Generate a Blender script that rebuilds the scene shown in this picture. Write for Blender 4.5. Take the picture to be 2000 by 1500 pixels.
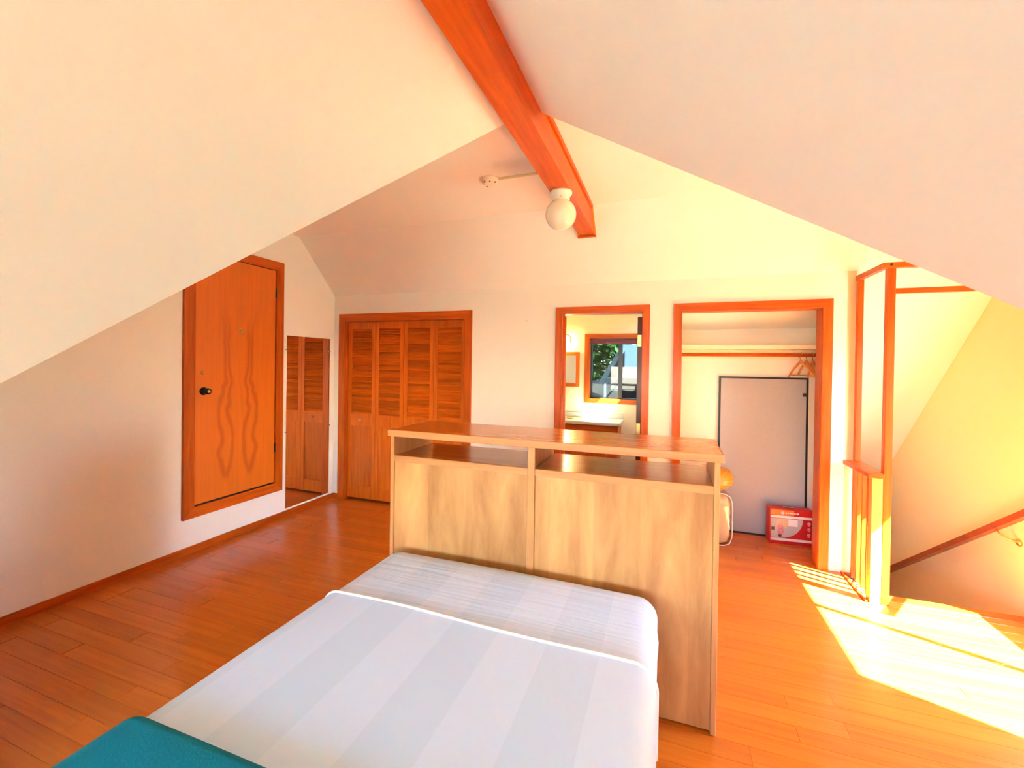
import bpy, bmesh, math, random
from mathutils import Vector, Matrix
random.seed(7)
sc = bpy.context.scene
col = sc.collection
for o in list(bpy.data.objects):
    bpy.data.objects.remove(o, do_unlink=True)

# ------------------------------------------------------------------ camera
F_PX, CY, YAW, PITCH, ROLL, EYE = 846.34, 719.63, 0.3452, 0.0087, 0.0143, 1.58
fwd = Vector((-math.sin(YAW)*math.cos(PITCH), math.cos(YAW)*math.cos(PITCH), -math.sin(PITCH)))
rgt = Vector((math.cos(YAW), math.sin(YAW), 0)); upv = rgt.cross(fwd)
R2 = rgt*math.cos(ROLL) + upv*math.sin(ROLL); U2 = upv*math.cos(ROLL) - rgt*math.sin(ROLL)
cd = bpy.data.cameras.new('camera'); cam = bpy.data.objects.new('camera', cd); col.objects.link(cam)
cd.sensor_width = 36; cd.lens = F_PX/2000*36; cd.shift_y = -(750-CY)/2000; cd.clip_start = 0.02; cd.clip_end = 300
cam.matrix_world = Matrix(((R2.x, U2.x, -fwd.x, 0), (R2.y, U2.y, -fwd.y, 0), (R2.z, U2.z, -fwd.z, EYE), (0, 0, 0, 1)))
sc.camera = cam

# ------------------------------------------------------------------ world, sun, exposure
SUN_DIR = Vector((-1, 0.424, -1.317)).normalized()
w = bpy.data.worlds.new('World'); sc.world = w; w.use_nodes = True
nt = w.node_tree; bg = nt.nodes['Background']
sky = nt.nodes.new('ShaderNodeTexSky'); sky.sky_type = 'NISHITA'; sky.sun_disc = False
sky.sun_elevation = math.asin(-SUN_DIR.z); sky.sun_rotation = math.atan2(-SUN_DIR.x, -SUN_DIR.y)
sky.air_density = 1.0; sky.dust_density = 0.6; sky.ozone_density = 1.5
nt.links.new(sky.outputs[0], bg.inputs[0]); bg.inputs[1].default_value = 3.0
sl = bpy.data.lights.new('sun', 'SUN'); sl.energy = 105.0; sl.angle = math.radians(0.6); sl.color = (0.66, 0.92, 1.0)
so = bpy.data.objects.new('sun', sl); col.objects.link(so); so.rotation_euler = SUN_DIR.to_track_quat('-Z', 'Y').to_euler()
so.location = (12, -5, 16)
vs = sc.view_settings
vs.view_transform = 'Standard'; vs.look = 'None'; vs.gamma = 1; vs.use_curve_mapping = False
vs.exposure = 1.93
sc.cycles.max_bounces = 16; sc.cycles.diffuse_bounces = 8; sc.cycles.glossy_bounces = 6; sc.cycles.transparent_max_bounces = 16

# ------------------------------------------------------------------ fitted dimensions (metres)
YB, XL, XR = 4.037, -3.646, 2.2585        # back wall, left wall, right wall
ZC, ZU, MS, PS = 2.341, 2.8795, 1.033, 0.9856   # wall-top crease, flat ceiling, main slope, wing slope
XM, APY = -0.666, 2.115                    # ridge centre, end of the wing ceiling
YCR = YB - (ZU-ZC)/MS
YG = -2.6                                  # gable wall behind the camera
YST = 3.72                                 # edge of the stair opening

# ------------------------------------------------------------------ materials
MATS = {}
def new_mat(name):
    m = bpy.data.materials.new(name); m.use_nodes = True
    n = m.node_tree; b = n.nodes['Principled BSDF']; MATS[name] = m
    return m, n, b
def lk(n, a, b): n.links.new(a, b)
def plain(name, c, rough=0.5, metal=0.0, spec=0.5, bump=0.0, bscale=60, var=0.05):
    m, n, b = new_mat(name)
    b.inputs['Base Color'].default_value = (*c, 1); b.inputs['Roughness'].default_value = rough
    b.inputs['Metallic'].default_value = metal; b.inputs['Specular IOR Level'].default_value = spec
    tc = n.nodes.new('ShaderNodeTexCoord'); nz = n.nodes.new('ShaderNodeTexNoise'); nz.inputs['Scale'].default_value = bscale
    lk(n, tc.outputs['Object'], nz.inputs['Vector'])
    mx = n.nodes.new('ShaderNodeMix'); mx.data_type = 'RGBA'
    mx.inputs[6].default_value = (*[v*(1-var) for v in c], 1); mx.inputs[7].default_value = (*[min(1, v*(1+var)) for v in c], 1)
    lk(n, nz.outputs['Fac'], mx.inputs[0]); lk(n, mx.outputs[2], b.inputs['Base Color'])
    if bump:
        bp = n.nodes.new('ShaderNodeBump'); bp.inputs['Strength'].default_value = bump; bp.inputs['Distance'].default_value = 0.002
        lk(n, nz.outputs['Fac'], bp.inputs['Height']); lk(n, bp.outputs[0], b.inputs['Normal'])
    return m
def wood(name, dark, light, grain, rough=0.35, spec=0.28, vary=0.12, knots=False, contrast=(0.3, 0.72), coat=0.0, strips=0.0):
    """grain = mapping scale per axis (small along the fibres)"""
    m, n, b = new_mat(name)
    tc = n.nodes.new('ShaderNodeTexCoord'); oi = n.nodes.new('ShaderNodeObjectInfo')
    off = n.nodes.new('ShaderNodeVectorMath'); off.operation = 'MULTIPLY_ADD'
    cmb = n.nodes.new('ShaderNodeCombineXYZ')
    for i in range(3): lk(n, oi.outputs['Random'], cmb.inputs[i])
    off.inputs[1].default_value = (37, 23, 51); lk(n, cmb.outputs[0], off.inputs[0]); lk(n, tc.outputs['Object'], off.inputs[2])
    mp = n.nodes.new('ShaderNodeMapping'); mp.inputs['Scale'].default_value = grain; lk(n, off.outputs[0], mp.inputs['Vector'])
    nz = n.nodes.new('ShaderNodeTexNoise'); nz.inputs['Scale'].default_value = 1.0; nz.inputs['Detail'].default_value = 6
    nz.inputs['Roughness'].default_value = 0.62; nz.inputs['Distortion'].default_value = 0.4; lk(n, mp.outputs[0], nz.inputs['Vector'])
    rp = n.nodes.new('ShaderNodeValToRGB'); rp.color_ramp.elements[0].position = contrast[0]; rp.color_ramp.elements[1].position = contrast[1]
    rp.color_ramp.elements[0].color = (*dark, 1); rp.color_ramp.elements[1].color = (*light, 1)
    lk(n, nz.outputs['Fac'], rp.inputs[0])
    hv = n.nodes.new('ShaderNodeHueSaturation')
    mr = n.nodes.new('ShaderNodeMapRange'); mr.inputs['To Min'].default_value = 1-vary; mr.inputs['To Max'].default_value = 1+vary
    lk(n, oi.outputs['Random'], mr.inputs['Value']); lk(n, mr.outputs[0], hv.inputs['Value'])
    last = rp.outputs[0]
    if knots:
        vo = n.nodes.new('ShaderNodeTexVoronoi'); vo.inputs['Scale'].default_value = 3.3; lk(n, off.outputs[0], vo.inputs['Vector'])
        r2 = n.nodes.new('ShaderNodeValToRGB'); r2.color_ramp.elements[0].position = 0.02; r2.color_ramp.elements[1].position = 0.07
        r2.color_ramp.elements[0].color = (0.28, 0.2, 0.2, 1); r2.color_ramp.elements[1].color = (1, 1, 1, 1); lk(n, vo.outputs['Distance'], r2.inputs[0])
        mu = n.nodes.new('ShaderNodeMix'); mu.data_type = 'RGBA'; mu.blend_type = 'MULTIPLY'; mu.inputs[0].default_value = 1
        lk(n, last, mu.inputs[6]); lk(n, r2.outputs[0], mu.inputs[7]); last = mu.outputs[2]
    if strips:
        sx = n.nodes.new('ShaderNodeSeparateXYZ'); lk(n, off.outputs[0], sx.inputs[0])
        dv = n.nodes.new('ShaderNodeMath'); dv.operation = 'DIVIDE'; dv.inputs[1].default_value = strips; lk(n, sx.outputs['X'], dv.inputs[0])
        fl_ = n.nodes.new('ShaderNodeMath'); fl_.operation = 'FLOOR'; lk(n, dv.outputs[0], fl_.inputs[0])
        wn = n.nodes.new('ShaderNodeTexWhiteNoise'); wn.noise_dimensions = '1D'; lk(n, fl_.outputs[0], wn.inputs['W'])
        m3 = n.nodes.new('ShaderNodeMapRange'); m3.inputs['To Min'].default_value = 0.87; m3.inputs['To Max'].default_value = 1.1; lk(n, wn.outputs['Value'], m3.inputs['Value'])
        h3 = n.nodes.new('ShaderNodeHueSaturation'); lk(n, m3.outputs[0], h3.inputs['Value']); lk(n, last, h3.inputs['Color']); last = h3.outputs[0]
    lk(n, last, hv.inputs['Color']); lk(n, hv.outputs[0], b.inputs['Base Color'])
    b.inputs['Roughness'].default_value = rough; b.inputs['Specular IOR Level'].default_value = spec
    b.inputs['Coat Weight'].default_value = coat; b.inputs['Coat Roughness'].default_value = 0.15
    bp = n.nodes.new('ShaderNodeBump'); bp.inputs['Strength'].default_value = 0.06; bp.inputs['Distance'].default_value = 0.002
    lk(n, nz.outputs['Fac'], bp.inputs['Height']); lk(n, bp.outputs[0], b.inputs['Normal'])
    return m
paint = plain('wall_paint', (0.845, 0.84, 0.79), 0.75, spec=0.25, bump=0.04, bscale=45, var=0.01)
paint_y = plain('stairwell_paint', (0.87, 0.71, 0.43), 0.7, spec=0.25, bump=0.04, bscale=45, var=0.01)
dark_void = plain('subfloor', (0.12, 0.08, 0.05), 0.9)
W_FLOOR = wood('floor_bamboo', (0.46, 0.09, 0.005), (0.66, 0.18, 0.014), (1.2, 34, 10), 0.32, 0.35, 0.10, contrast=(0.25, 0.8), coat=0.35)
W_TRIMX = wood('trim_fir_x', (0.38, 0.05, 0.002), (0.64, 0.125, 0.005), (2, 30, 30), 0.36, coat=0.06)
W_TRIMY = wood('trim_fir_y', (0.38, 0.05, 0.002), (0.64, 0.125, 0.005), (30, 2, 30), 0.36, coat=0.06)
W_TRIMZ = wood('trim_fir_z', (0.38, 0.05, 0.002), (0.64, 0.125, 0.005), (30, 30, 2), 0.36, coat=0.06)
W_BEAM = wood('beam_fir', (0.46, 0.055, 0.003), (0.72, 0.13, 0.008), (22, 1.4, 22), 0.4, knots=True, vary=0.03)
W_LOUV = wood('louver_pine', (0.50, 0.08, 0.004), (0.74, 0.165, 0.01), (3, 30, 30), 0.38, vary=0.22)
W_STILE = wood('stile_pine', (0.48, 0.085, 0.004), (0.70, 0.155, 0.01), (30, 30, 2.2), 0.36, vary=0.1)
W_TEAKX = wood('teak_x', (0.44, 0.18, 0.06), (0.62, 0.29, 0.11), (1.4, 26, 26), 0.35, vary=0.05)
W_TEAKZ = wood('teak_z', (0.44, 0.18, 0.06), (0.62, 0.29, 0.11), (26, 26, 1.6), 0.3, vary=0.06, coat=0.1)
W_PANEL = wood('walnut_veneer', (0.38, 0.15, 0.048), (0.68, 0.345, 0.125), (7, 7, 1.3), 0.36, vary=0.05, contrast=(0.3, 0.68), strips=0.21)
W_TOP = wood('oiled_top', (0.46, 0.13, 0.012), (0.62, 0.2, 0.025), (1.4, 26, 26), 0.2, vary=0.03, coat=0.35)
W_DARK = wood('handrail_wood', (0.2, 0.025, 0.004), (0.36, 0.06, 0.006), (20, 2, 20), 0.3, coat=0.3)
W_YEL = wood('newel_fir', (0.6, 0.25, 0.05), (0.74, 0.36, 0.09), (28, 28, 1.6), 0.35, vary=0.04)
W_HANG = wood('hanger_wood', (0.5, 0.17, 0.03), (0.66, 0.27, 0.06), (20, 20, 20), 0.3)
WHITEP = plain('white_enamel', (0.86, 0.8, 0.66), 0.3)
CREAMP = plain('cream_shelf_paint', (0.85, 0.76, 0.56), 0.45)
BRASS = plain('brass', (0.8, 0.55, 0.18), 0.28, 1.0)
BLACK = plain('black_metal', (0.012, 0.011, 0.012), 0.3)
STEEL = plain('steel', (0.6, 0.6, 0.6), 0.25, 1.0)
MAROON = wood('dark_red_jamb', (0.1, 0.008, 0.006), (0.2, 0.02, 0.012), (25, 25, 2), 0.3)
BLINDM = plain('maroon_blind', (0.13, 0.006, 0.02), 0.4)
ALU = plain('dark_window_frame', (0.018, 0.022, 0.035), 0.35)
COUNTER = plain('cream_laminate', (0.62, 0.58, 0.46), 0.3)
PANELG = plain('grey_board', (0.37, 0.37, 0.41), 0.6)
RED = plain('red_carton', (0.52, 0.006, 0.012), 0.4)
PRINTW = plain('white_print', (0.78, 0.74, 0.78), 0.45)
PRINTO = plain('orange_print', (0.72, 0.2, 0.03), 0.45)
PRINTP = plain('pink_print', (0.78, 0.28, 0.36), 0.45)
PRINTG = plain('grey_print', (0.45, 0.42, 0.45), 0.45)
PRINTB = plain('beige_print', (0.62, 0.45, 0.3), 0.45)
PRINTD = plain('dark_print', (0.08, 0.05, 0.05), 0.45)
GOLD = plain('gold_satin', (0.62, 0.27, 0.03), 0.35, bump=0.3, bscale=30)
TEAL = plain('teal_fleece', (0.0, 0.16, 0.25), 0.85, spec=0.2, bump=0.35, bscale=160)
BEDDING = plain('cream_bedding', (0.74, 0.6, 0.42), 0.7)

def door_mat():
    m, n, b = new_mat('door_birch_veneer')
    tc = n.nodes.new('ShaderNodeTexCoord'); sp = n.nodes.new('ShaderNodeSeparateXYZ'); lk(n, tc.outputs['Object'], sp.inputs[0])
    ab = n.nodes.new('ShaderNodeMath'); ab.operation = 'ABSOLUTE'; lk(n, sp.outputs['Y'], ab.inputs[0])
    cb = n.nodes.new('ShaderNodeCombineXYZ'); lk(n, ab.outputs[0], cb.inputs['Y']); lk(n, sp.outputs['Z'], cb.inputs['Z'])
    mp = n.nodes.new('ShaderNodeMapping'); mp.inputs['Scale'].default_value = (1, 1.2, 1.3); mp.inputs['Location'].default_value = (0.4, 2.15, 0.72); lk(n, cb.outputs[0], mp.inputs['Vector'])
    nz = n.nodes.new('ShaderNodeTexNoise'); nz.inputs['Scale'].default_value = 2.2; nz.inputs['Detail'].default_value = 2; nz.inputs['Distortion'].default_value = 0.3; lk(n, mp.outputs[0], nz.inputs['Vector'])
    def mth(op, x, y=None, z=None):
        q = n.nodes.new('ShaderNodeMath'); q.operation = op
        for i, v in enumerate((x, y, z)):
            if v is None: continue
            if isinstance(v, (int, float)): q.inputs[i].default_value = v
            else: lk(n, v, q.inputs[i])
        return q.outputs[0]
    def mrg(v, a0, a1, b0, b1):
        q = n.nodes.new('ShaderNodeMapRange'); q.interpolation_type = 'SMOOTHSTEP'
        for i, t in enumerate((a0, a1, b0, b1)): q.inputs[i+1].default_value = t
        lk(n, v, q.inputs[0]); return q.outputs[0]
    z = sp.outputs['Z']
    leg = mth('ABSOLUTE', mth('SUBTRACT', mth('SUBTRACT', ab.outputs[0], 0.115), mth('MULTIPLY', mth('SUBTRACT', nz.outputs['Fac'], 0.5), 0.16)))
    half = mth('MULTIPLY', mrg(z, -0.90, -0.66, 0.0, 1.0), mrg(z, -0.66, 0.35, 0.048, 0.016))
    line = mth('ABSOLUTE', mth('SUBTRACT', leg, half))
    fig = mth('MULTIPLY', mrg(line, 0.0, 0.03, 1.0, 0.0), mth('MULTIPLY', mrg(z, -0.93, -0.84, 0.0, 1.0), mrg(z, 0.2, 0.75, 1.0, 0.0)))
    rp = n.nodes.new('ShaderNodeMix'); rp.data_type = 'RGBA'; rp.inputs[6].default_value = (0.68, 0.15, 0.007, 1); rp.inputs[7].default_value = (0.42, 0.062, 0.004, 1)
    lk(n, mth('MULTIPLY', fig, 0.6), rp.inputs[0])
    n2 = n.nodes.new('ShaderNodeTexNoise'); n2.inputs['Scale'].default_value = 1; n2.inputs['Detail'].default_value = 5
    m2 = n.nodes.new('ShaderNodeMapping'); m2.inputs['Scale'].default_value = (20, 30, 2.5); lk(n, tc.outputs['Object'], m2.inputs['Vector']); lk(n, m2.outputs[0], n2.inputs['Vector'])
    hv = n.nodes.new('ShaderNodeHueSaturation'); mr = n.nodes.new('ShaderNodeMapRange'); mr.inputs['To Min'].default_value = 0.85; mr.inputs['To Max'].default_value = 1.15
    lk(n, n2.outputs['Fac'], mr.inputs['Value']); lk(n, mr.outputs[0], hv.inputs['Value']); lk(n, rp.outputs[2], hv.inputs['Color']); lk(n, hv.outputs[0], b.inputs['Base Color'])
    b.inputs['Roughness'].default_value = 0.38
    return m
W_DOOR = door_mat()

def sheet_mat(name, c1, c2, wrinkle=0.0):
    m, n, b = new_mat(name)
    tc = n.nodes.new('ShaderNodeTexCoord'); sp = n.nodes.new('ShaderNodeSeparateXYZ'); lk(n, tc.outputs['Object'], sp.inputs[0])
    ma = n.nodes.new('ShaderNodeMath'); ma.operation = 'MULTIPLY_ADD'; ma.inputs[1].default_value = 1/0.366; ma.inputs[2].default_value = 0.13; lk(n, sp.outputs['X'], ma.inputs[0])
    fr = n.nodes.new('ShaderNodeMath'); fr.operation = 'FRACT'; lk(n, ma.outputs[0], fr.inputs[0])
    gt = n.nodes.new('ShaderNodeMath'); gt.operation = 'GREATER_THAN'; gt.inputs[1].default_value = 0.5; lk(n, fr.outputs[0], gt.inputs[0])
    mx = n.nodes.new('ShaderNodeMix'); mx.data_type = 'RGBA'; mx.inputs[6].default_value = (*c1, 1); mx.inputs[7].default_value = (*c2, 1)
    lk(n, gt.outputs[0], mx.inputs[0]); lk(n, mx.outputs[2], b.inputs['Base Color'])
    ro = n.nodes.new('ShaderNodeMapRange'); ro.inputs['To Min'].default_value = 0.7; ro.inputs['To Max'].default_value = 0.5; lk(n, gt.outputs[0], ro.inputs['Value']); lk(n, ro.outputs[0], b.inputs['Roughness'])
    b.inputs['Specular IOR Level'].default_value = 0.3; b.inputs['Sheen Weight'].default_value = 0.1
    mp = n.nodes.new('ShaderNodeMapping'); mp.inputs['Scale'].default_value = (1.6, 26, 6); mp.inputs['Rotation'].default_value = (0, 0, 0.05); lk(n, tc.outputs['Object'], mp.inputs['Vector'])
    nz = n.nodes.new('ShaderNodeTexNoise'); nz.inputs['Scale'].default_value = 1; nz.inputs['Detail'].default_value = 2; lk(n, mp.outputs[0], nz.inputs['Vector'])
    bp = n.nodes.new('ShaderNodeBump'); bp.inputs['Strength'].default_value = wrinkle; bp.inputs['Distance'].default_value = 0.012
    lk(n, nz.outputs['Fac'], bp.inputs['Height']); lk(n, bp.outputs[0], b.inputs['Normal'])
    return m
SHEET_A = sheet_mat('fitted_sheet_cotton', (0.51, 0.66, 0.89), (0.55, 0.70, 0.94), 0.45)
SHEET_B = sheet_mat('top_sheet_cotton', (0.51, 0.66, 0.89), (0.55, 0.70, 0.94), 0.05)
HEM = plain('sheet_hem', (0.83, 0.83, 0.83), 0.6)

def glass(name, tint=(1, 1, 1), refl=0.07):
    m, n, b = new_mat(name); out = n.nodes['Material Output']; n.nodes.remove(b)
    t = n.nodes.new('ShaderNodeBsdfTransparent'); t.inputs[0].default_value = (*tint, 1)
    g = n.nodes.new('ShaderNodeBsdfGlossy'); g.inputs['Roughness'].default_value = 0.02
    mx = n.nodes.new('ShaderNodeMixShader'); mx.inputs[0].default_value = refl
    lk(n, t.outputs[0], mx.inputs[1]); lk(n, g.outputs[0], mx.inputs[2]); lk(n, mx.outputs[0], out.inputs[0])
    return m
PANE = glass('window_glass', (0.97, 0.98, 0.98), 0.05)
TINT = glass('view_dimming_glass', (0.17, 0.185, 0.19), 0.03)  # dark tint added so the outdoor view does not overexpose
PLASTIC = glass('clear_plastic', (0.96, 0.93, 0.88), 0.16)
def mirror_mat():
    m, n, b = new_mat('mirror_silver'); b.inputs['Base Color'].default_value = (0.86, 0.87, 0.86, 1); b.inputs['Metallic'].default_value = 1; b.inputs['Roughness'].default_value = 0.015
    return m
MIRROR = mirror_mat()
def emit_mat(name, c, s):
    m, n, b = new_mat(name); b.inputs['Base Color'].default_value = (0.9, 0.85, 0.75, 1); b.inputs['Emission Color'].default_value = (*c, 1); b.inputs['Emission Strength'].default_value = s
    return m
LAMPG = emit_mat('sconce_glass', (1, 0.72, 0.36), 14)
OPAL, _n, _b = new_mat('opal_glass')
_b.inputs['Base Color'].default_value = (0.84, 0.74, 0.60, 1); _b.inputs['Roughness'].default_value = 0.06; _b.inputs['Coat Weight'].default_value = 0.5
_b.inputs['Subsurface Weight'].default_value = 0.3; _b.inputs['Subsurface Radius'].default_value = (0.03, 0.02, 0.01); _b.inputs['Subsurface Scale'].default_value = 0.5

# ------------------------------------------------------------------ helpers
def wl(o):
    v = Vector((0, 0, 0))
    while o: v += o.location; o = o.parent
    return v
def tag(o, label=None, cat=None, group=None, kind=None):
    if label: o['label'] = label
    if cat: o['category'] = cat
    if group: o['group'] = group
    if kind: o['kind'] = kind
    return o
def empty(name, loc, label=None, cat=None, group=None, kind=None):
    o = bpy.data.objects.new(name, None); o.location = loc; o.empty_display_size = 0.1; col.objects.link(o)
    return tag(o, label, cat, group, kind)
def link(name, me, mat, parent=None, loc=(0, 0, 0), smooth=False):
    """loc is a world position"""
    o = bpy.data.objects.new(name, me); col.objects.link(o)
    if mat and not me.materials: me.materials.append(mat)
    o.location = Vector(loc)
    if parent: o.parent = parent; o.location = Vector(loc) - wl(parent)
    if smooth:
        for p in me.polygons: p.use_smooth = True
    return o
def bm_mesh(bm, name):
    bmesh.ops.recalc_face_normals(bm, faces=bm.faces[:]); me = bpy.data.meshes.new(name); bm.to_mesh(me); bm.free(); return me
def add_box(bm, x0, x1, y0, y1, z0, z1):
    v = [bm.verts.new(p) for p in ((x0, y0, z0), (x1, y0, z0), (x1, y1, z0), (x0, y1, z0), (x0, y0, z1), (x1, y0, z1), (x1, y1, z1), (x0, y1, z1))]
    for f in ((0, 3, 2, 1), (4, 5, 6, 7), (0, 1, 5, 4), (1, 2, 6, 5), (2, 3, 7, 6), (3, 0, 4, 7)): bm.faces.new([v[i] for i in f])
def box(name, x0, x1, y0, y1, z0, z1, mat, parent=None, bev=0.002, seg=1):
    c = Vector(((x0+x1)/2, (y0+y1)/2, (z0+z1)/2)); bm = bmesh.new()
    add_box(bm, x0-c.x, x1-c.x, y0-c.y, y1-c.y, z0-c.z, z1-c.z)
    if bev: bmesh.ops.bevel(bm, geom=bm.edges[:], offset=bev, segments=seg, affect='EDGES', profile=0.5)
    return link(name, bm_mesh(bm, name), mat, parent, c)
def prism(name, pts, d, mat, parent=None, smooth=False):
    """closed polygon pts (world) extruded by vector d"""
    c = sum((Vector(p) for p in pts), Vector())/len(pts); bm = bmesh.new(); d = Vector(d)
    a = [bm.verts.new(Vector(p)-c) for p in pts]; b = [bm.verts.new(Vector(p)-c+d) for p in pts]; n = len(pts)
    bm.faces.new(a); bm.faces.new(b[::-1])
    for i in range(n): bm.faces.new((a[i], a[(i+1) % n], b[(i+1) % n], b[i]))
    return link(name, bm_mesh(bm, name), mat, parent, c)
def tube(name, pts, r, mat, parent=None, n=8, closed=False, radii=None):
    c = Vector(pts[0]); P = [Vector(p)-c for p in pts]; bm = bmesh.new(); rings = []
    for i, p in enumerate(P):
        t = (P[min(i+1, len(P)-1)]-P[max(i-1, 0)]).normalized()
        a = t.orthogonal() if i == 0 else (pa - t*pa.dot(t)); a.normalize(); pa = a; b = t.cross(a)
        rr = radii[i] if radii else r
        rings.append([bm.verts.new(p+(a*math.cos(k*2*math.pi/n)+b*math.sin(k*2*math.pi/n))*rr) for k in range(n)])
    for i in range(len(rings)-1):
        for k in range(n): bm.faces.new((rings[i][k], rings[i][(k+1) % n], rings[i+1][(k+1) % n], rings[i+1][k]))
    bm.faces.new(rings[0]); bm.faces.new(rings[-1][::-1])
    return link(name, bm_mesh(bm, name), mat, parent, c, smooth=True)
def lathe(name, prof, loc, mat, parent=None, n=24, axis='Z'):
    bm = bmesh.new(); rings = []
    def pt(r, h, a):
        x, y = r*math.cos(a), r*math.sin(a)
        return {'Z': (x, y, h), 'X': (h, x, y), 'Y': (x, h, y)}[axis]
    for r, h in prof: rings.append([bm.verts.new(pt(max(r, 1e-4), h, k*2*math.pi/n)) for k in range(n)])
    for i in range(len(rings)-1):
        for k in range(n): bm.faces.new((rings[i][k], rings[i][(k+1) % n], rings[i+1][(k+1) % n], rings[i+1][k]))
    bm.faces.new(rings[0]); bm.faces.new(rings[-1][::-1])
    o = link(name, bm_mesh(bm, name), mat, parent, loc, smooth=True)
    return o
def grid_wall(name, axis, pos, th, u0, u1, z0, z1, holes, mat, parent=None):
    """wall normal to axis at pos..pos+th, holes = (ua, ub, za, zb)"""
    us = sorted({u0, u1, *[h[0] for h in holes], *[h[1] for h in holes]}); zs = sorted({z0, z1, *[h[2] for h in holes], *[h[3] for h in holes]})
    bm = bmesh.new(); cell = {}
    for i in range(len(us)-1):
        for j in range(len(zs)-1):
            uc, zc = (us[i]+us[i+1])/2, (zs[j]+zs[j+1])/2
            cell[i, j] = not any(h[0] < uc < h[1] and h[2] < zc < h[3] for h in holes)
    vc = {}
    def V(i, j, s):
        k = (i, j, s)
        if k not in vc:
            q = pos+th*s; vc[k] = bm.verts.new((us[i], q, zs[j]) if axis == 'Y' else (q, us[i], zs[j]))
        return vc[k]
    for (i, j), on in cell.items():
        if not on: continue
        for s in (0, 1): bm.faces.new([V(i, j, s), V(i+1, j, s), V(i+1, j+1, s), V(i, j+1, s)])
        for (di, dj, a, b) in ((-1, 0, (i, j), (i, j+1)), (1, 0, (i+1, j), (i+1, j+1)), (0, -1, (i, j), (i+1, j)), (0, 1, (i, j+1), (i+1, j+1))):
            if not cell.get((i+di, j+dj), False): bm.faces.new([V(*a, 0), V(*b, 0), V(*b, 1), V(*a, 1)])
    return link(name, bm_mesh(bm, name), mat, parent)
def struct(o, label, cat): return tag(o, label, cat, kind='structure')

# ------------------------------------------------------------------ room shell
wb = grid_wall('wall_back', 'Y', YB, 0.11, XL, 1.356, 0, ZC+0.03,
               [(-3.49, -1.965, 0, 2.065), (-0.953, -0.214, 0, 2.067), (0.105, 1.142, 0, 2.067)], paint)
struct(wb, 'white back wall with three wood cased openings', 'wall')
struct(box('wall_left', XL-0.12, XL, -1.2, YB+0.7, 0, 3.0, paint, bev=0), 'cream left wall carrying the small raised door and mirror', 'wall')
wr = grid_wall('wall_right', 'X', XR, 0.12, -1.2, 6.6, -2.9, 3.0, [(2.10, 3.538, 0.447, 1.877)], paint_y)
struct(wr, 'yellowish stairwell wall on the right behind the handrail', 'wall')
T = 0.1
def slope_tri(name, sx, xo, lab):
    s = abs(xo-XM); yb = APY-s*PS/MS; zb = ZU-PS*s
    a, b, c, d = (XM, APY, ZU), (xo, yb, zb), (xo, YG-0.45, zb), (XM, YG-0.45, ZU)  # overhang past the gable added to keep sun out of its window
    o = prism(name, [a, b, c, d], (0, 0, T), paint); struct(o, lab, 'ceiling')
    o = prism('ceiling', [(XM, APY, ZU), (xo, APY, ZU), (xo, yb, zb)], (0, 0.0, T*1.4), paint)
    return o
struct(slope_tri('ceiling', -1, XL-0.05, 'large cream sloping ceiling left of the ridge beam'), 'hidden far side slope of the roof above the left door', 'ceiling')
struct(slope_tri('ceiling', 1, XR+0.05, 'large grey-shaded sloping ceiling right of the ridge beam'), 'hidden far side slope of the roof above the stairs', 'ceiling')
struct(box('ceiling', XL-0.1, XR+0.1, APY-0.01, YCR, ZU, ZU+T, paint, bev=0), 'narrow flat ceiling strip with smoke detector beside the beam', 'ceiling')
def main_slope(x0, x1, y1, lab):
    z1 = ZU-MS*(y1-YCR)
    o = prism('ceiling', [(x0, YCR, ZU), (x1, YCR, ZU), (x1, y1, z1), (x0, y1, z1)], (0, 0.0, T*1.2), paint); return struct(o, lab, 'ceiling')
main_slope(XL-0.1, 1.356, YB+0.05, 'sloping ceiling band above the back wall openings')
main_slope(1.356, XR+0.05, 6.55, 'bright sloping ceiling over the stairwell')
gw = grid_wall('wall_gable', 'Y', YG-0.12, 0.12, XL-0.1, XR+0.1, -0.05, 3.1, [(-1.95, 0.50, 0.80, 1.60)], paint)
struct(gw, 'gable wall with wide window behind the bed foot', 'wall')
KN = 1.55
struct(box('wall_light_blocker', XM-KN-0.09, XM-KN, YG, APY-KN*PS/MS-0.06, 0, ZU-PS*KN+0.03, paint, bev=0), 'unseen knee wall added to keep gable window light off the left wall', 'wall')  # out of view, added to shade the left wall from the gable window
# stairwell
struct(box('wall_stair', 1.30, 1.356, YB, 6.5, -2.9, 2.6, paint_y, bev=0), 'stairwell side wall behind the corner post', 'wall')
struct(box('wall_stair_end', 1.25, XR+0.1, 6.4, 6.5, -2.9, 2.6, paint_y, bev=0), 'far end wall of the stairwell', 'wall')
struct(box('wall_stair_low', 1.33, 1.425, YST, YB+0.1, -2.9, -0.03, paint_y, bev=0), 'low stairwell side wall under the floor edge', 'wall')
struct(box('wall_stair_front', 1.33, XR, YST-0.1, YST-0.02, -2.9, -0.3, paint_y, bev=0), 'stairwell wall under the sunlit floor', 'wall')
struct(box('floor_lower', 1.2, XR+0.1, YST-0.2, 6.5, -3.0, -2.9, W_FLOOR, bev=0), 'lower landing floor at the stair foot', 'floor')

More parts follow.
